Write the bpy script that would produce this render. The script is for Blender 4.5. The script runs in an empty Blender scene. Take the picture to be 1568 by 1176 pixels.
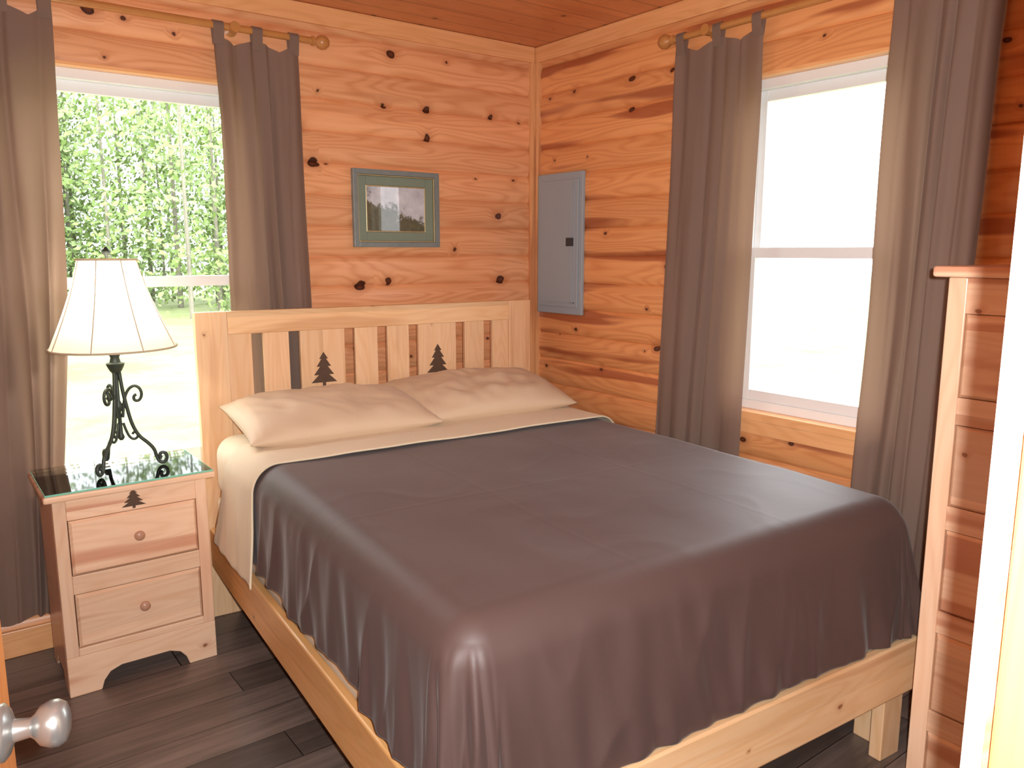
import bpy, bmesh, math, random
from mathutils import Vector, noise, Matrix
random.seed(4)
sc = bpy.context.scene
sc.view_settings.view_transform = 'Standard'
pi = math.pi

# ------------------------------------------------------------------ materials
def new_mat(name):
    m = bpy.data.materials.new(name); m.use_nodes = True
    nt = m.node_tree; nt.nodes.clear()
    out = nt.nodes.new('ShaderNodeOutputMaterial'); b = nt.nodes.new('ShaderNodeBsdfPrincipled')
    nt.links.new(b.outputs[0], out.inputs[0])
    return m, nt, b, out

def setin(nt, sock, v):
    if isinstance(v, bpy.types.NodeSocket): nt.links.new(v, sock)
    else: sock.default_value = v

def M(nt, op, a, b=0.0, c=0.0, clamp=False):
    n = nt.nodes.new('ShaderNodeMath'); n.operation = op; n.use_clamp = clamp
    setin(nt, n.inputs[0], a); setin(nt, n.inputs[1], b); setin(nt, n.inputs[2], c)
    return n.outputs[0]

def MIX(nt, f, a, b, mode='MIX'):
    n = nt.nodes.new('ShaderNodeMixRGB'); n.blend_type = mode
    def c(v): return v if isinstance(v, bpy.types.NodeSocket) else (tuple(v) + (1,))[:4]
    setin(nt, n.inputs[0], f); setin(nt, n.inputs[1], c(a)); setin(nt, n.inputs[2], c(b))
    return n.outputs[0]

def COMB(nt, x, y, z):
    n = nt.nodes.new('ShaderNodeCombineXYZ')
    for i, v in enumerate((x, y, z)): setin(nt, n.inputs[i], v)
    return n.outputs[0]

def NOISE(nt, vec, scale=1.0, detail=2.0, rough=.5, dist=0.0):
    n = nt.nodes.new('ShaderNodeTexNoise')
    setin(nt, n.inputs['Vector'], vec); n.inputs['Scale'].default_value = scale
    n.inputs['Detail'].default_value = detail; n.inputs['Roughness'].default_value = rough
    n.inputs['Distortion'].default_value = dist
    return n.outputs[0]

def BUMP(nt, h, strength, dist, b):
    n = nt.nodes.new('ShaderNodeBump'); n.inputs['Strength'].default_value = strength
    n.inputs['Distance'].default_value = dist
    nt.links.new(h, n.inputs['Height']); nt.links.new(n.outputs[0], b.inputs['Normal'])

def OBJ(nt):
    tc = nt.nodes.new('ShaderNodeTexCoord'); s = nt.nodes.new('ShaderNodeSeparateXYZ')
    nt.links.new(tc.outputs['Object'], s.inputs[0])
    return tc.outputs['Object'], s.outputs[0], s.outputs[1], s.outputs[2]

def pine(name, axis, cl, cd, ch, pitch=.13, knot=6.0, keep=.6, rough=.35, heart=.5, kr=.07, groove=False, coat=.15, hthr=.60, wvar=.2, kcol=(.06, .017, .008), rings=.34):
    m, nt, b, out = new_mat(name)
    o, X, Y, Z = OBJ(nt)
    L, A, B = {'X': (X, Z, Y), 'Y': (Y, Z, X), 'Z': (Z, X, Y), 'XF': (X, Y, Z)}[axis]
    bid = M(nt, 'FLOOR', M(nt, 'DIVIDE', A, pitch))
    wn = nt.nodes.new('ShaderNodeTexWhiteNoise'); wn.noise_dimensions = '1D'
    nt.links.new(bid, wn.inputs['W']); W = wn.outputs[0]
    L2 = M(nt, 'ADD', L, M(nt, 'MULTIPLY', W, 7.3))
    A2 = M(nt, 'ADD', A, M(nt, 'MULTIPLY', B, .9))
    wob = NOISE(nt, o, 25, 1)
    wo = M(nt, 'MULTIPLY', M(nt, 'SUBTRACT', wob, .5), .14)
    v = nt.nodes.new('ShaderNodeTexVoronoi'); v.voronoi_dimensions = '2D'; v.inputs['Scale'].default_value = 1
    nt.links.new(COMB(nt, M(nt, 'ADD', M(nt, 'MULTIPLY', L, knot * .8), wo), M(nt, 'MULTIPLY', A2, knot), 0.0), v.inputs['Vector'])
    sc_ = nt.nodes.new('ShaderNodeSeparateColor'); nt.links.new(v.outputs['Color'], sc_.inputs[0])
    D = v.outputs['Distance']
    rr = sc_.outputs[0]
    r = M(nt, 'MULTIPLY', M(nt, 'ADD', M(nt, 'MULTIPLY', M(nt, 'MULTIPLY', rr, rr), 1.15), .38), kr)
    kp = M(nt, 'LESS_THAN', sc_.outputs[1], keep)
    k = M(nt, 'MULTIPLY', M(nt, 'DIVIDE', M(nt, 'SUBTRACT', r, D), .02, clamp=True), kp)
    halo = M(nt, 'MULTIPLY', M(nt, 'SUBTRACT', 1.0, M(nt, 'DIVIDE', D, M(nt, 'MULTIPLY', r, 3.5)), clamp=True), kp)
    A3 = M(nt, 'ADD', A2, M(nt, 'MULTIPLY', halo, .03))
    g = NOISE(nt, COMB(nt, M(nt, 'MULTIPLY', L2, 2.0), M(nt, 'MULTIPLY', A3, 60), M(nt, 'MULTIPLY', W, 9)), 1, 4, .6)
    g2 = NOISE(nt, COMB(nt, M(nt, 'MULTIPLY', L2, 1.1), M(nt, 'MULTIPLY', A3, 9), M(nt, 'MULTIPLY', W, 5)), 1, 1)
    ring = M(nt, 'MULTIPLY_ADD', M(nt, 'SINE', M(nt, 'MULTIPLY', g2, 85)), .5, .5)
    ring = M(nt, 'MULTIPLY', ring, ring)
    f = M(nt, 'ADD', M(nt, 'MULTIPLY', M(nt, 'SUBTRACT', g, .3), 1.0), M(nt, 'MULTIPLY', ring, rings), clamp=True)
    col = MIX(nt, f, cl, cd)
    h = NOISE(nt, COMB(nt, M(nt, 'MULTIPLY', L2, 1.0), M(nt, 'MULTIPLY', A2, 11), M(nt, 'MULTIPLY', W, 3)), 1, 2, .4)
    hm = M(nt, 'MULTIPLY', M(nt, 'DIVIDE', M(nt, 'SUBTRACT', h, hthr), .06, clamp=True), heart)
    col = MIX(nt, hm, col, ch)
    br = M(nt, 'MULTIPLY_ADD', W, wvar, 1 - wvar / 2)
    col = MIX(nt, 1.0, col, COMB(nt, br, br, br), 'MULTIPLY')
    col = MIX(nt, M(nt, 'MULTIPLY', M(nt, 'MULTIPLY', halo, halo), .75), col, ch)
    core = M(nt, 'DIVIDE', M(nt, 'SUBTRACT', M(nt, 'MULTIPLY', r, .55), D), .02, clamp=True)
    kc = MIX(nt, core, kcol, tuple(c * 2.3 for c in kcol))
    col = MIX(nt, k, col, kc)
    if groove:
        fr = M(nt, 'FRACT', M(nt, 'DIVIDE', A, pitch))
        gm = M(nt, 'LESS_THAN', fr, .035)
        col = MIX(nt, M(nt, 'MULTIPLY', gm, .75), col, (.08, .02, .008))
    nt.links.new(col, b.inputs['Base Color'])
    b.inputs['Roughness'].default_value = rough
    b.inputs['Coat Weight'].default_value = coat; b.inputs['Coat Roughness'].default_value = .2
    BUMP(nt, g, .15, .002, b)
    return m

OR_L, OR_D, OR_H = (.88, .455, .225), (.68, .275, .105), (.42, .12, .04)
M_wx = pine('wall_pine_back', 'X', OR_L, OR_D, OR_H, heart=.25, knot=6.3, keep=.46, kr=.10, rings=.45)
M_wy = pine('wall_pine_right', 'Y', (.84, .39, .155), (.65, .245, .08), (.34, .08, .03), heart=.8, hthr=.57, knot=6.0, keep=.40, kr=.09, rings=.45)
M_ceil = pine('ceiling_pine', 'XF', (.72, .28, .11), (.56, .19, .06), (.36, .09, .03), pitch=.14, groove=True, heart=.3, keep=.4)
TR_L, TR_D = (.88, .47, .21), (.72, .33, .12)
M_trimz = pine('trim_pine_z', 'Z', TR_L, TR_D, OR_H, pitch=.3, knot=4, keep=.2)
M_trimx = pine('trim_pine_x', 'X', TR_L, TR_D, OR_H, pitch=.3, knot=4, keep=.3)
M_trimy = pine('trim_pine_y', 'Y', TR_L, TR_D, OR_H, pitch=.3, knot=4, keep=.3)
M_linx = pine('liner_pine_x', 'X', TR_L, TR_D, OR_H, pitch=.3, keep=0.0, heart=0)
M_liny = pine('liner_pine_y', 'Y', TR_L, TR_D, OR_H, pitch=.3, keep=0.0, heart=0)
LP_L, LP_D, LP_H = (.90, .63, .43), (.78, .47, .28), (.58, .25, .14)
FK = (.22, .085, .04)
M_px = pine('furniture_pine_x', 'X', LP_L, LP_D, LP_H, pitch=.21, knot=5, keep=.35, heart=.75, kr=.06, hthr=.55, kcol=FK)
M_py = pine('furniture_pine_y', 'Y', LP_L, LP_D, LP_H, pitch=.21, knot=5, keep=.35, heart=.75, kr=.06, hthr=.55, kcol=FK)
M_pz = pine('furniture_pine_z', 'Z', LP_L, LP_D, LP_H, pitch=.12, knot=4, keep=.25, heart=.3, kr=.05, kcol=FK)
M_bx = pine('bed_pine_x', 'X', (.88, .60, .34), (.78, .45, .20), (.5, .2, .07), pitch=.3, knot=5, keep=.35, heart=.4, kr=.05, kcol=FK)
M_by = pine('bed_pine_y', 'Y', (.84, .47, .18), (.70, .33, .105), (.45, .15, .05), pitch=.3, knot=5, keep=.4, heart=.4, kr=.05)
M_bz = pine('bed_pine_z', 'Z', (.88, .60, .36), (.78, .45, .21), (.5, .2, .07), pitch=.1, knot=5, keep=.25, heart=.3, kr=.04, wvar=.1, kcol=FK)
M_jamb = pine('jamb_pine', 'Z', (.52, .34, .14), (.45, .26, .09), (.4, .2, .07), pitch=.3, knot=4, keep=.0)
M_door = pine('door_pine', 'Z', (.62, .25, .08), (.48, .16, .045), (.25, .06, .02), pitch=.12)

def simple(name, col, rough=.5, metal=0.0, var=0.0, scale=20, bump=0.0, **kw):
    m, nt, b, out = new_mat(name)
    o, X, Y, Z = OBJ(nt)
    n = NOISE(nt, o, scale, 3)
    c2 = tuple(c * (1 - var) for c in col)
    nt.links.new(MIX(nt, n, col, c2), b.inputs['Base Color'])
    b.inputs['Roughness'].default_value = rough; b.inputs['Metallic'].default_value = metal
    for k, v in kw.items(): b.inputs[k].default_value = v
    if bump: BUMP(nt, n, bump, .003, b)
    return m

M_white = simple('white_vinyl', (.85, .86, .86), .4, var=.03)
M_casing = simple('white_casing', (.88, .86, .82), .4, var=.03)
M_tree = simple('tree_dark_plate', (.12, .065, .035), .7, var=.4, scale=60)  # dark brown plates, coloured like the shade inside open tree cut-outs
M_metal = simple('satin_nickel', (.40, .40, .385), .3, .8, var=.1)
M_iron = simple('dark_bronze_iron', (.06, .075, .058), .45, .3, var=.4, scale=60)
M_brass = simple('brass_finial', (.5, .35, .12), .35, 1.0, var=.1)
M_gray = simple('gray_enamel', (.35, .41, .45), .45, var=.08, scale=5)
M_black = simple('black_plastic', (.03, .035, .04), .4)
M_rod = simple('rod_wood', (.62, .27, .08), .3, var=.3, scale=15)
M_knobw = simple('knob_wood', (.60, .32, .20), .35, var=.3, scale=40)
M_frame = simple('frame_graygreen', (.24, .28, .27), .35, var=.35, scale=30)
M_gold = simple('frame_gold', (.55, .45, .25), .35, .6, var=.1)
M_matb = simple('mat_green', (.22, .28, .21), .8, var=.1)

def cloth(name, col, transl=0.0, rough=.8, sheen=.3, var=.12, wrinkle=0.0, tcol=None, wscale=7):
    m, nt, b, out = new_mat(name)
    o, X, Y, Z = OBJ(nt)
    n = NOISE(nt, o, 4, 3)
    c2 = tuple(c * (1 - var) for c in col)
    nt.links.new(MIX(nt, n, col, c2), b.inputs['Base Color'])
    b.inputs['Roughness'].default_value = rough
    b.inputs['Sheen Weight'].default_value = sheen; b.inputs['Sheen Roughness'].default_value = .4
    if wrinkle:
        w = NOISE(nt, o, wscale, 4, .5, .6)
        BUMP(nt, w, wrinkle, .02, b)
    if transl:
        t = nt.nodes.new('ShaderNodeBsdfTranslucent'); t.inputs[0].default_value = (tuple(tcol or col) + (1,))
        mx = nt.nodes.new('ShaderNodeMixShader'); mx.inputs[0].default_value = transl
        nt.links.new(b.outputs[0], mx.inputs[1]); nt.links.new(t.outputs[0], mx.inputs[2])
        nt.links.new(mx.outputs[0], out.inputs[0])
    return m

M_cur = cloth('curtain_taupe', (.27, .185, .14), .25, sheen=.15, tcol=(.40, .24, .15))
M_spread = cloth('bedspread_satin', (.088, .053, .046), 0, rough=.55, sheen=.12, var=.1, wrinkle=.07, wscale=5)
M_cream = cloth('cream_sheet', (.78, .64, .44), 0, rough=.7, sheen=.1, wrinkle=.15)
M_pil = cloth('pillow_tan', (.67, .50, .335), 0, rough=.6, sheen=.1, wrinkle=.2, wscale=5)
M_shade = cloth('lamp_shade_fabric', (.88, .85, .76), .5, rough=.8, sheen=0, var=.03, tcol=(.97, .93, .84))

def floor_mat():
    m, nt, b, out = new_mat('floor_planks')
    o, X, Y, Z = OBJ(nt)
    row = M(nt, 'FLOOR', M(nt, 'DIVIDE', Y, .15))
    w1 = nt.nodes.new('ShaderNodeTexWhiteNoise'); w1.noise_dimensions = '1D'; nt.links.new(row, w1.inputs['W'])
    xs = M(nt, 'DIVIDE', M(nt, 'ADD', X, M(nt, 'MULTIPLY', w1.outputs[0], 5)), .9)
    pid = M(nt, 'FLOOR', xs)
    w2 = nt.nodes.new('ShaderNodeTexWhiteNoise'); w2.noise_dimensions = '2D'
    nt.links.new(COMB(nt, row, pid, 0.0), w2.inputs['Vector']); W = w2.outputs[0]
    g = NOISE(nt, COMB(nt, M(nt, 'ADD', M(nt, 'MULTIPLY', X, 2.5), M(nt, 'MULTIPLY', W, 20)), M(nt, 'MULTIPLY', Y, 45), 0.0), 1, 5, .65)
    g3 = NOISE(nt, COMB(nt, M(nt, 'ADD', M(nt, 'MULTIPLY', X, 1.5), M(nt, 'MULTIPLY', W, 9)), M(nt, 'MULTIPLY', Y, 9), 0.0), 1, 3, .6)
    f = M(nt, 'ADD', M(nt, 'MULTIPLY', g, .75), M(nt, 'MULTIPLY', M(nt, 'SUBTRACT', g3, .2), .8), clamp=True)
    col = MIX(nt, f, (.30, .225, .185), (.035, .026, .023))
    br = M(nt, 'MULTIPLY_ADD', W, 1.2, .45)
    col = MIX(nt, 1.0, col, COMB(nt, br, br, br), 'MULTIPLY')
    e = M(nt, 'ADD', M(nt, 'LESS_THAN', M(nt, 'FRACT', M(nt, 'DIVIDE', Y, .15)), .018), M(nt, 'LESS_THAN', M(nt, 'FRACT', xs), .004), clamp=True)
    col = MIX(nt, e, col, (.012, .008, .007))
    nt.links.new(col, b.inputs['Base Color']); b.inputs['Roughness'].default_value = .36
    BUMP(nt, g, .15, .002, b)
    return m
M_floor = floor_mat()

def photo_mat():
    m, nt, b, out = new_mat('landscape_print')
    o, X, Y, Z = OBJ(nt)
    n = NOISE(nt, o, 14, 6, .65)
    n2 = NOISE(nt, o, 45, 4, .7)
    h = M(nt, 'ADD', M(nt, 'MULTIPLY', M(nt, 'SUBTRACT', Z, 1.615), 11), M(nt, 'MULTIPLY', M(nt, 'SUBTRACT', n, .5), 3.0))
    h = M(nt, 'ADD', h, M(nt, 'MULTIPLY', M(nt, 'ADD', X, .817), 3.0))
    s = M(nt, 'DIVIDE', h, .25, clamp=True)
    col = MIX(nt, s, MIX(nt, n2, (.012, .02, .015), (.20, .19, .10)), MIX(nt, n, (.18, .22, .30), (.95, .98, 1.0)))
    nt.links.new(col, b.inputs['Base Color']); b.inputs['Roughness'].default_value = .6
    b.inputs['Coat Weight'].default_value = 1; b.inputs['Coat Roughness'].default_value = .02
    return m
M_photo = photo_mat()

def glass_mat():
    m, nt, b, out = new_mat('table_glass')
    b.inputs['Base Color'].default_value = (.75, .95, .85, 1); b.inputs['Roughness'].default_value = .03
    t = nt.nodes.new('ShaderNodeBsdfTransparent'); t.inputs[0].default_value = (.93, .98, .95, 1)
    g = nt.nodes.new('ShaderNodeBsdfGlossy'); g.inputs['Roughness'].default_value = .03
    lw = nt.nodes.new('ShaderNodeFresnel'); lw.inputs[0].default_value = 1.5
    mx = nt.nodes.new('ShaderNodeMixShader')
    nt.links.new(lw.outputs[0], mx.inputs[0]); nt.links.new(t.outputs[0], mx.inputs[1]); nt.links.new(g.outputs[0], mx.inputs[2])
    nt.links.new(mx.outputs[0], out.inputs[0])
    return m
M_glass = glass_mat()
M_glassedge = simple('glass_green_edge', (.25, .65, .48), .15, var=.1)

# ------------------------------------------------------------------ mesh helpers
def link(o, parent=None):
    sc.collection.objects.link(o)
    if parent: o.parent = parent
    return o
def empty(name, loc=(0, 0, 0), rz=0):
    e = bpy.data.objects.new(name, None); e.location = loc; e.rotation_euler = (0, 0, rz); e.empty_display_size = .1
    return link(e)
def mesh(name, verts, faces, mat, parent=None, smooth=False, sharp=None):
    me = bpy.data.meshes.new(name); me.from_pydata(verts, [], faces)
    mats = mat if isinstance(mat, list) else [mat]
    for x in mats: me.materials.append(x)
    bm = bmesh.new(); bm.from_mesh(me); bmesh.ops.recalc_face_normals(bm, faces=bm.faces); bm.to_mesh(me); bm.free()
    if smooth:
        me.polygons.foreach_set('use_smooth', [True] * len(me.polygons))
        if sharp: me.set_sharp_from_angle(angle=math.radians(sharp))
    me.update()
    return link(bpy.data.objects.new(name, me), parent)
BF = [(0, 1, 3, 2), (4, 6, 7, 5), (0, 4, 5, 1), (2, 3, 7, 6), (0, 2, 6, 4), (1, 5, 7, 3)]
def box(name, b, mat, parent=None, bev=.003):
    x0, x1, y0, y1, z0, z1 = b
    v = [(x, y, z) for x in (x0, x1) for y in (y0, y1) for z in (z0, z1)]
    o = mesh(name, v, BF, mat, parent)
    if bev:
        md = o.modifiers.new('b', 'BEVEL'); md.width = bev; md.segments = 2; md.limit_method = 'ANGLE'
    return o
def boxes(name, bs, mat, parent=None, bev=.003):
    V = []; F = []
    for (x0, x1, y0, y1, z0, z1) in bs:
        k = len(V); V += [(x, y, z) for x in (x0, x1) for y in (y0, y1) for z in (z0, z1)]
        F += [tuple(i + k for i in f) for f in BF]
    o = mesh(name, V, F, mat, parent)
    if bev:
        md = o.modifiers.new('b', 'BEVEL'); md.width = bev; md.segments = 2; md.limit_method = 'ANGLE'
    return o
def lathe(name, prof, mat, parent=None, loc=(0, 0, 0), rot=(0, 0, 0), n=32, sharp=40, cap=True):
    V = []; F = []
    for r, z in prof:
        for i in range(n):
            a = 2 * pi * i / n; V.append((r * math.cos(a), r * math.sin(a), z))
    for j in range(len(prof) - 1):
        for i in range(n):
            F.append((j * n + i, j * n + (i + 1) % n, (j + 1) * n + (i + 1) % n, (j + 1) * n + i))
    if cap:
        F.append(tuple(range(n))); F.append(tuple((len(prof) - 1) * n + i for i in range(n)))
    o = mesh(name, V, F, mat, parent, True, sharp); o.location = loc; o.rotation_euler = rot
    return o
def tube(name, pts, r, mat, parent=None):
    c = bpy.data.curves.new(name, 'CURVE'); c.dimensions = '3D'; c.bevel_depth = r; c.bevel_resolution = 3; c.resolution_u = 6
    s = c.splines.new('NURBS'); s.points.add(len(pts) - 1)
    for p, q in zip(s.points, pts): p.co = (*q, 1)
    s.order_u = 3; s.use_endpoint_u = True
    c.materials.append(mat); c.use_fill_caps = True
    return link(bpy.data.objects.new(name, c), parent)
def extrude_poly(name, poly, y0, y1, mat, parent=None, plane='xz', bev=.002):
    n = len(poly)
    f3 = (lambda a, b, d: (a, d, b)) if plane == 'xz' else (lambda a, b, d: (d, a, b))
    V = [f3(a, b, y0) for a, b in poly] + [f3(a, b, y1) for a, b in poly]
    F = [tuple(range(n)), tuple(range(n, 2 * n))] + [(i, (i + 1) % n, n + (i + 1) % n, n + i) for i in range(n)]
    o = mesh(name, V, F, mat, parent)
    if bev:
        md = o.modifiers.new('b', 'BEVEL'); md.width = bev; md.segments = 1; md.limit_method = 'ANGLE'; md.angle_limit = .6
    return o
TREE = [(0, 1), (.17, .80), (.09, .80), (.28, .58), (.15, .58), (.39, .34), (.2, .34), (.5, .12), (.06, .12), (.06, 0)]
def tree_poly(cx, z0, w, h):
    r = [(cx + x * w, z0 + y * h) for x, y in TREE]; l = [(cx - x * w, z0 + y * h) for x, y in TREE[:0:-1]]
    return r + l

# ------------------------------------------------------------------ room shell
H = 2.44; PITCH = .13
RX0, RY0 = -2.98, -2.98      # left wall / front wall room faces
def siding(name, P, a0, a1, holes, mat, z0=0, z1=H, T=.12):
    pieces = []
    cur = a0
    for (h0, h1, hz0, hz1) in sorted(holes):
        pieces.append((cur, h0, z0, z1))
        if hz0 > z0: pieces.append((h0, h1, z0, hz0))
        if hz1 < z1: pieces.append((h0, h1, hz1, z1))
        cur = h1
    pieces.append((cur, a1, z0, z1))
    V = []; F = []
    fs = [0, .035, .1, .25, .5, .75, .9, .965]
    dp = lambda f: .013 * (1 - abs(2 * f - 1) ** 4) - (.003 if f < .001 else 0)
    for (b0, b1, c0, c1) in pieces:
        if b1 - b0 < 1e-4: continue
        prof = []
        def dz(z):
            f = (z / PITCH) % 1.0
            if f > .999: f = 0
            return dp(f)
        zs = [c0]
        k = int(c0 / PITCH) - 1
        while k * PITCH < c1:
            for f in fs:
                z = (k + f) * PITCH
                if c0 + 1e-4 < z < c1 - 1e-4: zs.append(z)
            k += 1
        zs.append(c1)
        prof = [(dz(z), z) for z in zs] + [(-T, c1), (-T, c0)]
        n = len(prof); s = len(V)
        V += [P(b0, d, z) for d, z in prof] + [P(b1, d, z) for d, z in prof]
        F += [tuple(s + i for i in range(n)), tuple(s + n + i for i in range(n))]
        F += [(s + i, s + (i + 1) % n, s + n + (i + 1) % n, s + n + i) for i in range(n)]
    return mesh(name, V, F, mat, None, True, 40)

PB = lambda a, d, z: (a, -d, z)          # back wall
PR = lambda a, d, z: (-d, a, z)          # right wall (a = y)
PL = lambda a, d, z: (RX0 + d, a, z)
PF = lambda a, d, z: (a, RY0 + d, z)
W1 = (-2.34, -1.46, .58, 2.10)           # back window
W2 = (-1.95, -1.24, .82, 2.10)           # right window (y-range)
siding('wall_back', PB, RX0 - .12, .12, [W1], M_wx)
siding('wall_right', PR, RY0 - .12, 0, [W2], M_wy)
siding('wall_left', PL, RY0, 0, [], M_wy)
D0, D1, DH = -2.80, -1.83, 2.06
siding('wall_front', PF, RX0, 0, [(D0, D1, 0, DH)], M_wx)
box('floor', (-3.7, .12, -4.6, .12, -.1, 0), M_floor, bev=0)
box('ceiling', (-3.7, .12, -4.6, .12, H, H + .12), M_ceil, bev=0)
box('hall_sky_block_left', (-3.7, -3.6, -4.6, -3.1, 0, H), M_wy, bev=0)  # unseen hall box, added to keep sky light from flooding the doorway
box('hall_sky_block_right', (-1.0, -.9, -4.6, -3.1, 0, H), M_wy, bev=0)
box('hall_sky_block_rear', (-3.7, -.9, -4.7, -4.6, 0, H), M_wx, bev=0)
box('hall_sky_block_side', (-3.7, RX0 - .12, -3.1, -3.0, 0, H), M_wx, bev=0)

box('trim_1', (-.055, -.012, -.032, -.0, .0, H - .075), M_trimz)
box('trim_2', (-.032, -.0, -.05, -.033, .0, H - .075), M_trimz)
box('trim_3', (RX0 + .02, -.03, -.024, -.005, H - .075, H - .001), M_trimx)
box('trim_4', (-.024, -.005, RY0 + .02, -.0, H - .075, H - .001), M_trimy)
box('baseboard_back', (RX0 + .02, -.06, -.028, -.005, 0, .10), M_trimx)
box('baseboard_right', (-.028, -.005, RY0 + .02, -.06, 0, .10), M_trimy)
# door frame
box('trim_5', (D1 + .004, D1 + .085, RY0 + .002, RY0 + .034, 0, DH + .08), M_casing)
box('trim_6', (D1 - .018, D1 + .002, RY0 - .13, RY0 + .001, 0, DH), M_jamb)
box('trim_7', (D0 - .08, D0 - .004, RY0 + .002, RY0 + .034, 0, DH + .08), M_casing)
box('trim_8', (D0 - .002, D0 + .016, RY0 - .13, RY0 + .001, 0, DH), M_jamb)
box('trim_9', (D0 - .002, D1 + .002, RY0 - .13, RY0 + .02, DH, DH + .018), M_jamb)

# ------------------------------------------------------------------ windows
def window(name, P, w, mat_c, mid):
    a0, a1, z0, z1 = w
    e = empty(name)
    def bx(n, aa, ab, da, db, za, zb, m, bev=.0015):
        p, q = P(aa, da, za), P(ab, db, zb)
        return box(n, (min(p[0], q[0]), max(p[0], q[0]), min(p[1], q[1]), max(p[1], q[1]), za, zb), m, e, bev)
    bx('jamb_a', a0, a0 + .014, -.115, .016, z0 + .012, z1 - .014, mat_c); bx('jamb_b', a1 - .014, a1, -.115, .016, z0 + .012, z1 - .014, mat_c)
    bx('head_jamb', a0, a1, -.115, .016, z1 - .014, z1, mat_c)
    bx('sill', a0 - .03, a1 + .03, -.115, .03, z0 - .02, z0 + .012, mat_c)
    bx('apron', a0 - .03, a1 + .03, .012, .022, z0 - .075, z0 - .02, mat_c)
    A0, A1, B0, B1 = a0 + .014, a1 - .014, z0 + .012, z1 - .014
    f = .035
    bx('frame_l', A0, A0 + f, -.10, -.03, B0, B1, M_white); bx('frame_r', A1 - f, A1, -.10, -.03, B0, B1, M_white)
    bx('frame_t', A0 + f, A1 - f, -.099, -.031, B1 - f, B1, M_white); bx('frame_b', A0 + f, A1 - f, -.099, -.031, B0, B0 + f, M_white)
    s = .03
    for nm, c0, c1, d in (('lower', B0 + f, mid + .02, -.048), ('upper', mid - .02, B1 - f, -.078)):
        bx(nm + '_l', A0 + f, A0 + f + s, d - .012, d + .012, c0, c1, M_white)
        bx(nm + '_r', A1 - f - s, A1 - f, d - .012, d + .012, c0, c1, M_white)
        bx(nm + '_b', A0 + f + s, A1 - f - s, d - .011, d + .011, c0, c0 + .04, M_white)
        bx(nm + '_t', A0 + f + s, A1 - f - s, d - .011, d + .011, c1 - .04, c1, M_white)
    return e
window('window_1', PB, W1, M_linx, 1.335)
window('window_2', PR, W2, M_liny, 1.445)

# ------------------------------------------------------------------ curtains
def curtain_rod(name, P, a0, a1, z, d, brackets, mat=M_rod):
    e = empty(name)
    p, q = Vector(P(a0, d, z)), Vector(P(a1, d, z)); L = (q - p).length
    rot = (q - p).to_track_quat('Z', 'Y').to_euler()
    lathe('pole', [(.0135, 0), (.0135, L)], mat, e, p, rot, 20)
    fin = [(.0135, 0), (.019, .004), (.019, .012), (.011, .018), (.013, .022), (.024, .032), (.029, .046), (.026, .062), (.016, .074), (.004, .079)]
    lathe('finial_a', fin, mat, e, q, rot, 24)
    lathe('finial_b', fin, mat, e, p, (p - q).to_track_quat('Z', 'Y').to_euler(), 24)
    for i, a in enumerate(brackets):
        s = Vector(P(a, 0.004, z)); t = Vector(P(a, d + .012, z)); r2 = (t - s).to_track_quat('Z', 'Y').to_euler()
        lathe('bracket_%d' % i, [(.026, 0), (.026, .012), (.01, .02), (.01, (t - s).length - .028), (.02, (t - s).length - .022), (.02, (t - s).length + .01)], mat, e, s, r2, 20)
def curtain(name, P, top, bot, z0, z1, d, folds, seed, zr, rodr=.0135, pw=1.0, amp=.017):
    NU, NV = 170, 50; V = []; F = []
    nt_ = max(3, folds // 2 + 1)
    for j in range(NV + 1):
        t = j / NV
        for i in range(NU + 1):
            s = i / NU
            k = t ** pw
            a = (top[0] + s * (top[1] - top[0])) * (1 - k) + (bot[0] + s * (bot[1] - bot[0])) * k
            ph = 2.6 * noise.noise(Vector((s * 3 + seed, t * 1.0, seed * 1.7)))
            dd = amp * (.6 + 1.0 * noise.noise(Vector((s * 5, t * 1.2, seed)))) * math.sin(2 * pi * folds * s + ph * 2.2)
            dd += .006 * noise.noise(Vector((s * 14 + seed, t * 3, 3)))
            a += .005 * math.sin(2 * pi * folds * s * 1.0 + 1.3 + ph) + .010 * noise.noise(Vector((seed, t * 3, s))) * (1 if t > .1 else t * 10)
            sag = .026 * (1 - abs(math.cos(pi * s * (nt_ - 1)))) * max(0, 1 - t * 12)
            z = z1 - t * (z1 - z0) - sag
            if t == 1: z += .006 * math.sin(9 * s + seed)
            V.append(P(a, d + dd * min(1, .5 + t * 5), z))
    for j in range(NV):
        for i in range(NU):
            k = j * (NU + 1) + i; F.append((k, k + 1, k + NU + 2, k + NU + 1))
    for q in range(nt_):
        s = q / (nt_ - 1); w = .04
        ac = top[0] + s * (top[1] - top[0]); ac = min(max(ac, min(top) + w / 2), max(top) - w / 2)
        loop = [(d + .006, z1 - .03)] + [(d + (rodr + .004) * math.cos(x), zr + (rodr + .004) * math.sin(x)) for x in [-.1, .3, .8, 1.3, 1.8, 2.3, 2.8, 3.24]] + [(d - .006, z1 - .03)]
        b = len(V)
        for (dd, z) in loop: V += [P(ac - w / 2, dd, z), P(ac + w / 2, dd, z)]
        for m_ in range(len(loop) - 1): F.append((b + 2 * m_, b + 2 * m_ + 1, b + 2 * m_ + 3, b + 2 * m_ + 2))
    return mesh(name, V, F, M_cur, None, True)
ZR = 2.288
curtain_rod('curtain_rod', PB, -2.62, -1.21, ZR, .055, [-2.58, -1.52])
curtain_rod('curtain_rod', PR, -2.30, -.95, ZR, .055, [-2.26, -1.12])
curtain('curtain', PB, (-2.57, -2.13), (-2.57, -2.27), .14, 2.25, .053, 6, 1.3, ZR, pw=1.6)
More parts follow.
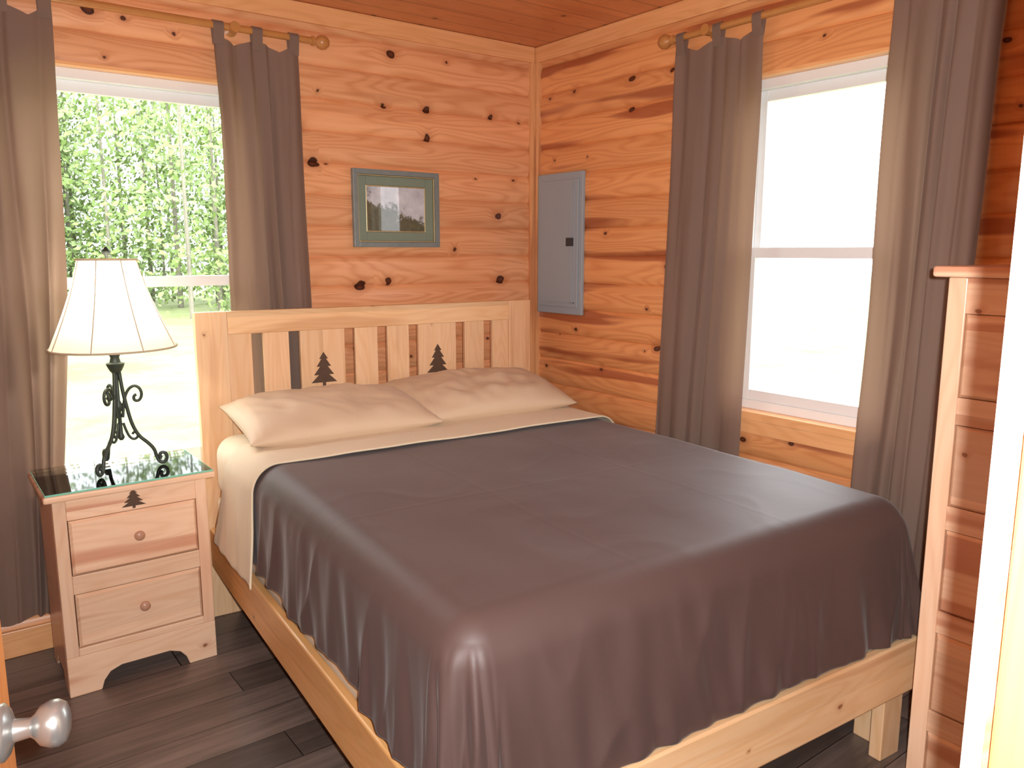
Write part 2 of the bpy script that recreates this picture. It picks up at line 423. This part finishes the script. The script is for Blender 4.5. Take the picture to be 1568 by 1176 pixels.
curtain('curtain', PB, (-1.60, -1.265), (-1.585, -1.235), .14, 2.25, .053, 5, 5.1, ZR)
curtain('curtain', PR, (-.97, -1.37), (-.89, -1.35), .14, 2.25, .053, 5, 9.7, ZR)
curtain('curtain', PR, (-1.86, -2.20), (-1.83, -2.12), .14, 2.25, .053, 5, 14.2, ZR)

# ------------------------------------------------------------------ picture + breaker panel
e = empty('framed_picture')
px0, px1, pz0, pz1 = -1.034, -.600, 1.469, 1.804
def ring(name, x0, x1, z0, z1, w, y0, y1, mat):
    boxes(name, [(x0, x0 + w, y0, y1, z0, z1), (x1 - w, x1, y0, y1, z0, z1), (x0 + w, x1 - w, y0, y1, z0, z0 + w), (x0 + w, x1 - w, y0, y1, z1 - w, z1)], mat, e, .002)
ring('frame', px0, px1, pz0, pz1, .022, -.036, -.013, M_frame)
ring('frame_lip', px0 + .022, px1 - .022, pz0 + .022, pz1 - .022, .006, -.030, -.013, M_gold)
ring('mat_board', px0 + .028, px1 - .028, pz0 + .028, pz1 - .028, .038, -.022, -.013, M_matb)
ring('mat_bevel', px0 + .066, px1 - .066, pz0 + .066, pz1 - .066, .006, -.020, -.013, M_gold)
box('print', (px0 + .07, px1 - .07, -.018, -.013, pz0 + .07, pz1 - .07), M_photo, e, 0)

e = empty('breaker_panel')
box('cover', (-.030, -.011, -.388, -.055, 1.145, 1.825), M_gray, e, .004)
box('door', (-.037, -.030, -.365, -.080, 1.18, 1.79), M_gray, e, .003)
boxes('ribs', [(-.040, -.037, -.345, -.338, 1.2, 1.77), (-.040, -.037, -.325, -.318, 1.2, 1.77), (-.040, -.037, -.345, -.1, 1.2, 1.207)], M_gray, e, .001)
box('latch', (-.043, -.036, -.335, -.285, 1.475, 1.515), M_black, e, .002)

# ------------------------------------------------------------------ bed
TH = math.radians(4.3)
PX, PY = -1.755, -.135
bed = empty('bed', (PX, PY, 0), -TH)
HW = 1.53
zt, zr_ = 1.222, 1.132
boxes('headboard_posts', [(0, .12, 0, .036, 0, zt), (HW - .12, HW, 0, .036, 0, zt)], M_bz, bed, .004)
box('headboard_top_rail', (.12, HW - .12, .002, .034, zr_, zt), M_bx, bed, .004)
box('headboard_low_rail', (.12, HW - .12, .002, .034, .62, .70), M_bx, bed, .004)
g = .046; sl = .098; tp = .185
us = [(.12, .21)]
x = .21 + g; lay = [sl, tp, sl, sl, tp, sl]
tot = sum(lay) + g * 7; k = (HW - .42 - tot) / 6
trees = []
for w in lay:
    w += k; us.append((x, x + w))
    if w > .15: trees.append(x + w / 2)
    x += w + g
us.append((HW - .21, HW - .12))
boxes('headboard_slats', [(a, b, .008, .028, .66, zr_ + .01) for a, b in us], M_bz, bed, .002)
for i, c in enumerate(trees):
    extrude_poly('tree_dark_plate_%d' % i, tree_poly(c, .895, .11, .145), .0065, .0085, M_tree, bed, bev=0)
FV = 1.995; ME = 1.965
boxes('side_rails', [(.005, .033, -FV, 0, .215, .375), (HW - .033, HW - .005, -FV, 0, .215, .375)], M_by, bed, .006)
box('foot_rail', (.005, HW - .005, -FV - .03, -FV, .215, .375), M_bx, bed, .006)
boxes('foot_legs', [(.04, .13, -FV + .002, -FV + .04, 0, .36), (HW - .13, HW - .04, -FV + .002, -FV + .04, 0, .36),
                    (.034, .07, -FV + .04, -FV + .13, 0, .36), (HW - .07, HW - .034, -FV + .04, -FV + .13, 0, .36)], M_bz, bed, .003)
boxes('mattress_deck', [(.034, HW - .034, -FV + .001, -.002, .262, .28)], M_by, bed, 0)
def mattress(name, b, mat, r):
    o = box(name, b, mat, bed, 0)
    md = o.modifiers.new('b', 'BEVEL'); md.width = r; md.segments = 6
    o.data.polygons.foreach_set('use_smooth', [True] * 6); return o
mattress('box_spring', (.038, HW - .038, -ME, -.006, .281, .50), M_cream, .02)
mattress('mattress', (.034, HW - .034, -ME, -.006, .50, .752), M_cream, .075)

def drape(name, v0, v1, D, zt, lift, mat, nu, nv, seed, foldamp, hemfn, thick, foot=True, flare=0.0, spread=0.0):
    A0, A1, V1 = .034 - lift, HW - .034 + lift, ME + .005 + lift
    R = .085
    V = []; F = []
    aa0, aa1 = A0 + R - D, A1 - R + D
    vv1 = (V1 - R + D) if foot else v1
    for j in range(nv + 1):
        v_ = v0 + (vv1 - v0) * j / nv
        for i in range(nu + 1):
            a = aa0 + (aa1 - aa0) * i / nu
            da = max(A0 + R - a, a - (A1 - R), 0); sg = -1 if a < (A0 + A1) / 2 else 1
            dv = max(v_ - (V1 - R), 0)
            if not foot: dv = 0
            ca = min(max(a, A0 + R), A1 - R); cv = min(v_, V1 - R)
            if da == 0 and dv == 0:
                l = 0; dx = dy = 0; s = 0; corner = 0
            elif dv == 0: l = da; dx, dy = sg, 0; s = cv; corner = 0
            elif da == 0: l = dv; dx, dy = 0, 1; s = V1 + .45 + ca; corner = 0
            else:
                l = (da ** 5 + dv ** 5) ** .2
                if da >= dv: ph = pi / 4 * dv / da
                else: ph = pi / 2 - pi / 4 * da / dv
                dx, dy = sg * math.cos(ph), math.sin(ph)
                s = V1 + .45 * ph / (pi / 2) if sg < 0 else V1 + .45 + A1 + .45 * (1 - ph / (pi / 2))
                corner = math.sin(2 * ph)
            if a > A1 - R and dv == 0: s = 10 + cv
            if l < R * pi / 2: o_, dz = R * math.sin(l / R), -R * (1 - math.cos(l / R))
            else:
                o_, dz = R, -R - (l - R * pi / 2) * hemfn(s)
            hang = max(0, min(1, (-dz - R * .5) / .32))
            if l > 0:
                bend = .5 * hang * noise.noise(Vector((s * 1.5, seed, 2)))
                q = noise.noise(Vector((s * 8 + seed + bend, hang * .7 + .2 * corner, seed)))
                q = 1 - 2.4 * abs(q) if foot else q
                q2 = noise.noise(Vector((s * 19 + seed - hang * 1.2, hang * 1.0, seed + 5)))
                fo = foldamp * (1 + 1.3 * corner) * (hang ** .75) * (.45 + q * .7 + .5 * q2)
                o_ += max(0, fo) + .014 * hang + flare * hang
            z = zt + dz
            topw = .006 * noise.noise(Vector((ca * 2.2, cv * 2.2, seed))) + .002 * noise.noise(Vector((ca * 7, cv * 4, seed + 2)))
            if foot:
                rg = noise.noise(Vector((ca * 3.2 + cv * 2.0, cv * 3.0 - ca * 1.2, seed + 20)))
                topw += .0010 * max(0, 1 - 6 * abs(rg)) * max(0, min(1, (cv - .7) * 2))
                topw += .0004 * math.exp(-((ca - .52) / .007) ** 2) + .0004 * math.exp(-((ca - 1.03) / .007) ** 2) + .0004 * math.exp(-((cv - 1.28) / .007) ** 2)
            z += topw * (1 - hang)
            if spread: cv += spread * hang * ((v_ - v0) / (vv1 - v0) - .5) + .02 * hang * noise.noise(Vector((hang * 2, v_ * 3, seed)))
            V.append((ca + dx * o_, -(cv + dy * o_), z))
    for j in range(nv):
        for i in range(nu):
            k = j * (nu + 1) + i; F.append((k, k + 1, k + nu + 2, k + nu + 1))
    o = mesh(name, V, F, mat, None, True)
    o.location = (PX, PY, 0); o.rotation_euler = (0, 0, -TH)
    md = o.modifiers.new('s', 'SOLIDIFY'); md.thickness = thick; md.offset = 1
    return o
V1_ = ME + .013
def hem(s):
    h = .07 * noise.noise(Vector((s * 3.1, 7, 1)))
    if s < V1_: return .84 + h + .12 * max(0, min(1, (s - 1.2) / .7))
    k = min(1, (s - V1_) / .2)
    base = .96 + .14 * k
    if V1_ < s < V1_ + .7: base += .18 * math.sin(pi * (s - V1_) / .7)
    return base + h
drape('bedspread', .60, 0, .405, .764, .008, M_spread, 340, 340, 2.0, .021, hem, .004)
drape('folded_sheet', .34, .665, .42, .774, .018, M_cream, 240, 48, 8.0, .018, lambda s: 1.0, .006, foot=False, flare=.022, spread=.16)

def pillow(name, u, v, z, L, Wd, T, rx, rz, seed, mat=M_pil):
    N = 56; V = []; F = []
    def pt(a, b, sgn):
        x = a * L / 2 * (1 - .05 * (1 - abs(b) ** 2) * abs(a) ** 6)
        y = b * Wd / 2 * (1 - .07 * (1 - abs(a) ** 2) * abs(b) ** 6)
        th = T / 2 * ((1 - abs(a) ** 3.2) ** .55) * ((1 - abs(b) ** 2.6) ** .6)
        n = noise.noise(Vector((a * 2.2 + seed, b * 2.2, sgn))) * .020 + noise.noise(Vector((a * 6 + seed, b * 3, sgn * 3))) * .010
        n += .004 * (1 - 3 * abs(noise.noise(Vector((a * 4 + seed + b * 2, b * 2, 9)))))
        e_ = (1 - abs(a) ** 4) * (1 - abs(b) ** 4)
        hemr = .004 * math.exp(-((a + .80) / .012) ** 2) + .004 * math.exp(-((a + .86) / .012) ** 2)
        return (x, y, sgn * (th + n * e_ + .003 + (hemr if sgn > 0 else 0)))
    for sgn in (1, -1):
        for j in range(N + 1):
            for i in range(N + 1):
                V.append(pt(-1 + 2 * i / N, -1 + 2 * j / N, sgn))
    S = (N + 1) ** 2
    for j in range(N):
        for i in range(N):
            k = j * (N + 1) + i
            F.append((k, k + 1, k + N + 2, k + N + 1)); F.append((S + k, S + k + N + 1, S + k + N + 2, S + k + 1))
    for i in range(N):
        for (p, q) in ((i, i + 1), (N * (N + 1) + i + 1, N * (N + 1) + i), ((i + 1) * (N + 1), i * (N + 1)), (i * (N + 1) + N, (i + 1) * (N + 1) + N)):
            F.append((p, q, S + q, S + p))
    o = mesh(name, V, F, mat, None, True)
    c, s_ = math.cos(-TH), math.sin(-TH)
    o.location = (PX + u * c + v * s_, PY + u * s_ - v * c, z)
    o.rotation_euler = (rx, 0, -TH + rz)
    return o
pillow('pillow', .432, .255, .830, .74, .45, .155, math.radians(8), math.radians(0), 3)
pillow('pillow', 1.10, .240, .842, .74, .44, .155, math.radians(11), math.radians(-1), 11)

# ------------------------------------------------------------------ nightstand
ns = empty('nightstand')
x0, x1, yf, yb = -2.312, -1.838, -.452, -.11
def side_poly(yf, yb): return [(yf, 0), (yf + .06, 0), (yf + .10, .05), (yb - .10, .05), (yb - .06, 0), (yb, 0), (yb, .672), (yf, .672)]
extrude_poly('side_left', side_poly(yf + .02, yb), x0, x0 + .018, M_pz, ns, 'yz')
extrude_poly('side_right', side_poly(yf + .02, yb), x1 - .018, x1, M_pz, ns, 'yz')
boxes('stiles', [(x0, x0 + .038, yf, yf + .02, .136, .672), (x1 - .038, x1, yf, yf + .02, .136, .672)], M_pz, ns)
boxes('rails', [(x0 + .038, x1 - .038, yf, yf + .02, .60, .672), (x0 + .038, x1 - .038, yf, yf + .02, .350, .412), (x0 + .038, x1 - .038, yf, yf + .02, .137, .163)], M_px, ns, .002)
ap = [(x0, 0), (x0 + .095, 0), (x0 + .105, .03), (x0 + .125, .055), (x0 + .16, .068), (x1 - .16, .068), (x1 - .125, .055), (x1 - .105, .03), (x1 - .095, 0), (x1, 0), (x1, .136), (x0, .136)]
extrude_poly('apron', ap, yf, yf + .02, M_px, ns)
box('back', (x0 + .018, x1 - .018, yb - .012, yb, .06, .672), M_px, ns, 0)
box('top', (x0 - .025, x1 + .025, yf - .028, yb + .01, .672, .694), M_px, ns, .006)
box('bottom_shelf', (x0 + .018, x1 - .018, yf + .02, yb - .012, .14, .155), M_px, ns, 0)
def bevel_front(name, xa, xb, ya, za, zb, mat, par, plane='y', d=.014, ins=.012):
    if plane == 'y':
        v = [(xa, ya, za), (xb, ya, za), (xb, ya, zb), (xa, ya, zb), (xa + ins, ya - d, za + ins), (xb - ins, ya - d, za + ins), (xb - ins, ya - d, zb - ins), (xa + ins, ya - d, zb - ins)]
        v += [(xa, ya + .018, za), (xb, ya + .018, za), (xb, ya + .018, zb), (xa, ya + .018, zb)]
    else:
        v = [(ya, xa, za), (ya, xb, za), (ya, xb, zb), (ya, xa, zb), (ya - d, xa + ins, za + ins), (ya - d, xb - ins, za + ins), (ya - d, xb - ins, zb - ins), (ya - d, xa + ins, zb - ins)]
        v += [(ya + .018, xa, za), (ya + .018, xb, za), (ya + .018, xb, zb), (ya + .018, xa, zb)]
    f = [(4, 5, 6, 7), (0, 1, 5, 4), (1, 2, 6, 5), (2, 3, 7, 6), (3, 0, 4, 7), (8, 9, 1, 0), (9, 10, 2, 1), (10, 11, 3, 2), (11, 8, 0, 3), (11, 10, 9, 8)]
    return mesh(name, v, f, mat, par)
kn = [(.007, 0), (.007, .010), (.011, .014), (.0165, .020), (.0165, .026), (.011, .031), (.003, .033)]
for i, (za, zb) in enumerate(((.166, .347), (.415, .597))):
    bevel_front('drawer_%d' % i, x0 + .041, x1 - .041, yf + .004, za, zb, M_px, ns, d=.010, ins=.008)
    lathe('knob_%d' % i, kn, M_knobw, ns, ((x0 + x1) / 2 + .005, yf - .006, (za + zb) / 2 + .01), (pi / 2, 0, 0), 24)
extrude_poly('tree_dark_plate', tree_poly((x0 + x1) / 2, .606, .075, .064), yf - .002, yf + .001, M_tree, ns, bev=0)
box('glass_top', (x0 - .018, x1 + .018, yf - .022, yb + .004, .6945, .7005), M_glass, ns, 0)
boxes('glass_edge', [(x0 - .019, x1 + .019, yf - .0235, yf - .022, .6945, .7005), (x0 - .0195, x0 - .018, yf - .022, yb, .6945, .7005), (x1 + .018, x1 + .0195, yf - .022, yb, .6945, .7005)], M_glassedge, ns, 0)

# ------------------------------------------------------------------ table lamp
TZ = .7008
lamp = empty('table_lamp', (-2.062, -.265, TZ), math.radians(15))
leg = [(.009, .355), (.013, .29), (.024, .22), (.036, .155), (.055, .11), (.082, .085), (.102, .06), (.108, .03), (.116, .010), (.132, .007), (.143, .022), (.138, .042), (.122, .045), (.117, .030), (.124, .024)]
scr = [(.010, .18), (.016, .235), (.030, .275), (.052, .292), (.071, .280), (.076, .255), (.066, .235), (.050, .236), (.048, .254), (.058, .258)]
low = [(.010, .16), (.020, .118), (.036, .098), (.052, .104), (.054, .122), (.042, .128), (.036, .118)]
for i in range(3):
    a = math.radians(-90 + 60 + i * 120); c, s = math.cos(a), math.sin(a)
    tube('leg_%d' % i, [(r * c, r * s, z) for r, z in leg], .0062, M_iron, lamp)
    tube('scroll_%d' % i, [(r * c, r * s, z) for r, z in scr], .0052, M_iron, lamp)
    tube('curl_%d' % i, [(r * c, r * s, z) for r, z in low], .0045, M_iron, lamp)
lathe('stem', [(.006, .10), (.012, .11), (.007, .125), (.006, .20), (.013, .21), (.013, .225), (.006, .24), (.006, .33), (.012, .335), (.02, .345), (.028, .362), (.03, .37), (.018, .374), (.014, .39), (.018, .40), (.014, .41), (.008, .42), (.008, .47), (.016, .475), (.016, .53)], M_iron, lamp, n=24)
def shade_r(t): return .093 + (.200 - .093) * (t ** 1.25)
NS = 72; V = []; F = []
ZB, ZT = .425, .722
for j in range(15):
    t = j / 14
    for i in range(NS):
        a = 2 * pi * i / NS
        r = shade_r(t) * (1 - .018 * abs(math.sin(a * 4)))
        V.append((r * math.cos(a), r * math.sin(a), ZT + (ZB - ZT) * t))
for j in range(14):
    for i in range(NS): F.append((j * NS + i, j * NS + (i + 1) % NS, (j + 1) * NS + (i + 1) % NS, (j + 1) * NS + i))
sh = mesh('shade', V, F, M_shade, lamp, True)
def hoop(name, r, z, th, mat):
    n = 64; pts = [(r * math.cos(2 * pi * i / n), r * math.sin(2 * pi * i / n), z) for i in range(n + 1)]
    tube(name, pts, th, mat, lamp)
M_bind = cloth('shade_binding', (.72, .62, .45), .2, sheen=0)
hoop('binding_low', .199, ZB, .0035, M_bind); hoop('binding_top', .094, ZT, .0035, M_bind)
for i in range(8):
    a = 2 * pi * i / 8
    tube('rib_%d' % i, [((shade_r(t) + .001) * math.cos(a), (shade_r(t) + .001) * math.sin(a), ZT + (ZB - ZT) * t) for t in (0, .25, .5, .75, 1)], .0018, M_bind, lamp)
for i in range(2):
    a = pi * i + .3
    tube('harp_%d' % i, [(.01 * math.cos(a), .01 * math.sin(a), .475), (.05 * math.cos(a), .05 * math.sin(a), .53), (.055 * math.cos(a), .055 * math.sin(a), .62), (.03 * math.cos(a), .03 * math.sin(a), .71), (0, 0, .73)], .0016, M_brass, lamp)
tube('spider', [(-.095, 0, ZT), (0, 0, .728), (.095, 0, ZT)], .0016, M_brass, lamp)
lathe('finial', [(.004, .725), (.006, .735), (.013, .742), (.014, .75), (.008, .758), (.003, .765)], M_iron, lamp, n=20)
lathe('bulb_socket', [(.012, .53), (.014, .55), (.014, .57)], M_brass, lamp, n=20)

# ------------------------------------------------------------------ tall dresser
dr = empty('tall_chest_of_drawers')
dx, dyn, dyf = -.55, -2.940, -2.318
box('carcass', (dx + .02, -.045, dyn, dyf, .0, 1.385), M_pz, dr, .004)
box('top', (dx - .03, -.035, dyn - .015, dyf + .028, 1.388, 1.415), M_py, dr, .007)
boxes('stiles', [(dx, dx + .02, dyf - .045, dyf, 0, 1.387), (dx, dx + .02, dyn, dyn + .045, 0, 1.387)], M_pz, dr, .003)
zs = [(.035, .183), (.248, .464), (.529, .745), (.812, 1.02), (1.093, 1.298)]
rl = [(0, .033)] + [(zs[i][1] + .002, zs[i + 1][0] - .002) for i in range(4)] + [(1.30, 1.387)]
boxes('rails', [(dx, dx + .02, dyn + .045, dyf - .045, a, b) for a, b in rl], M_py, dr, .002)
for i, (za, zb) in enumerate(zs):
    bevel_front('drawer_%d' % i, dyn + .048, dyf - .048, dx + .004, za, zb, M_py, dr, 'x', d=.010, ins=.008)
    lathe('knob_%d' % i, kn, M_knobw, dr, (dx - .006, (dyn + dyf) / 2, (za + zb) / 2), (0, -pi / 2, 0), 24)

# ------------------------------------------------------------------ door with knob
hx, hy = -2.772, -2.955; fx, fy = -2.560, -2.19
ang = math.atan2(fy - hy, fx - hx); DL = math.hypot(fx - hx, fy - hy)
dd = empty('door_1', (hx, hy, 0), ang)
box('slab', (0, DL, 0, .036, .012, 2.04), M_door, dd, .002)
boxes('panel_moulding', [(.10, .72, -.004, .001, .25, .27), (.10, .72, -.004, .001, .80, .82), (.10, .12, -.004, .001, .27, .80), (.70, .72, -.004, .001, .27, .80),
                         (.10, .72, -.004, .001, 1.05, 1.07), (.10, .72, -.004, .001, 1.88, 1.90), (.10, .12, -.004, .001, 1.07, 1.88), (.70, .72, -.004, .001, 1.07, 1.88)], M_door, dd, .001)
kp = [(.032, 0), (.032, .004), (.026, .009), (.013, .014), (.011, .030), (.014, .034), (.022, .040), (.0265, .050), (.0265, .058), (.022, .066), (.012, .070), (.003, .071)]
lathe('knob', kp, M_metal, dd, (DL - .055, 0, .912), (pi / 2, 0, 0), 40, 60)
lathe('knob_outer', kp, M_metal, dd, (DL - .055, .036, .912), (-pi / 2, 0, 0), 40, 60)
box('latch_plate', (DL - .001, DL + .001, .006, .030, .88, .94), M_metal, dd, 0)

# ------------------------------------------------------------------ outside
def grass():
    m, nt, b, out = new_mat('grass')
    o, X, Y, Z = OBJ(nt)
    n = NOISE(nt, o, .5, 6, .75)
    f = M(nt, 'MULTIPLY', M(nt, 'SUBTRACT', n, .35), 3.0, clamp=True)
    nt.links.new(MIX(nt, f, (.19, .25, .075), (.34, .35, .18)), b.inputs['Base Color']); b.inputs['Roughness'].default_value = .9
    return m
box('ground_lawn', (-60, 60, -40, 80, -.55, -.45), grass(), bev=0)
M_leaf = simple('leaves', (.31, .43, .14), .6, var=.55, scale=1.5)
M_trunk = simple('bark', (.3, .27, .22), .9, var=.4, scale=6)
V = []; F = []; MI = []
rnd = random.Random(7)
def trunk(x, y, r, h):
    b = len(V)
    for z, rr in ((-.45, r), (h * .5, r * .7), (h, r * .15)):
        for i in range(6): V.append((x + rr * math.cos(i * pi / 3), y + rr * math.sin(i * pi / 3), z))
    for j in range(2):
        for i in range(6): F.append((b + j * 6 + i, b + j * 6 + (i + 1) % 6, b + (j + 1) * 6 + (i + 1) % 6, b + (j + 1) * 6 + i)); MI.append(1)
for t in range(100):
    x = rnd.uniform(-10, 18); y = rnd.uniform(19, 32); h = rnd.uniform(6.0, 10.0)
    trunk(x, y, rnd.uniform(.04, .10), h)
    nc = 9
    for c in range(nc):
        cz = -.2 + h * (c + .6) / nc + rnd.uniform(-.3, .3); cr = rnd.uniform(.8, 1.6) * (1.15 - .5 * c / nc)
        ccx = x + rnd.uniform(-.9, .9); ccy = y + rnd.uniform(-.8, .8)
        for l in range(130):
            v = Vector((rnd.gauss(0, .55), rnd.gauss(0, .5), rnd.gauss(0, .4))) * cr
            p = Vector((ccx, ccy, cz)) + v
            q1 = Vector((rnd.uniform(-1, 1), rnd.uniform(-1, 1), rnd.uniform(-1, 1))).normalized(); q2 = q1.orthogonal().normalized()
            s = rnd.uniform(.06, .15); b = len(V)
            V += [tuple(p + q1 * s), tuple(p + q2 * s * .6), tuple(p - q1 * s), tuple(p - q2 * s * .6)]
            F.append((b, b + 1, b + 2, b + 3)); MI.append(0)
me = bpy.data.meshes.new('forest_treeline'); me.from_pydata(V, [], F); me.materials.append(M_leaf); me.materials.append(M_trunk)
me.polygons.foreach_set('material_index', MI); me.update()
link(bpy.data.objects.new('forest_treeline', me))

# ------------------------------------------------------------------ lights
w = bpy.data.worlds.new('World'); sc.world = w; w.use_nodes = True
bg = w.node_tree.nodes['Background']; bg.inputs[0].default_value = (.92, .97, 1.0, 1); bg.inputs[1].default_value = 6.2
def light(name, typ, loc, energy, col=(1, 1, 1), **kw):
    l = bpy.data.lights.new(name, typ); l.energy = energy; l.color = col
    for k, v in kw.items(): setattr(l, k, v)
    o = bpy.data.objects.new(name, l); o.location = loc; return link(o)
s = light('sun', 'SUN', (0, 0, 20), 3.0, (1, .96, .88), angle=.01)
s.rotation_euler = Vector((-.45, -.55, .7)).to_track_quat('Z', 'Y').to_euler()
bl = light('lamp_glow', 'POINT', (0, 0, .60), 5, (1, .94, .85), shadow_soft_size=.03); bl.parent = lamp

cam = bpy.data.cameras.new('camera'); co = link(bpy.data.objects.new('camera', cam))
CL = Vector((-2.61, -3.25, 1.45)); co.location = CL
co.rotation_euler = (math.radians(90 - 9.45), 0, math.radians(-37.1))
cam.lens = 28.0; cam.sensor_width = 36; cam.clip_start = .02
sc.camera = co
rt = Vector((.798, -.603, 0))
fl = light('camera_flash', 'AREA', CL + rt * .05 + Vector((0, 0, .03)), 62, (.98, .99, 1.0), shape='DISK', size=.03)
fl.rotation_euler = co.rotation_euler
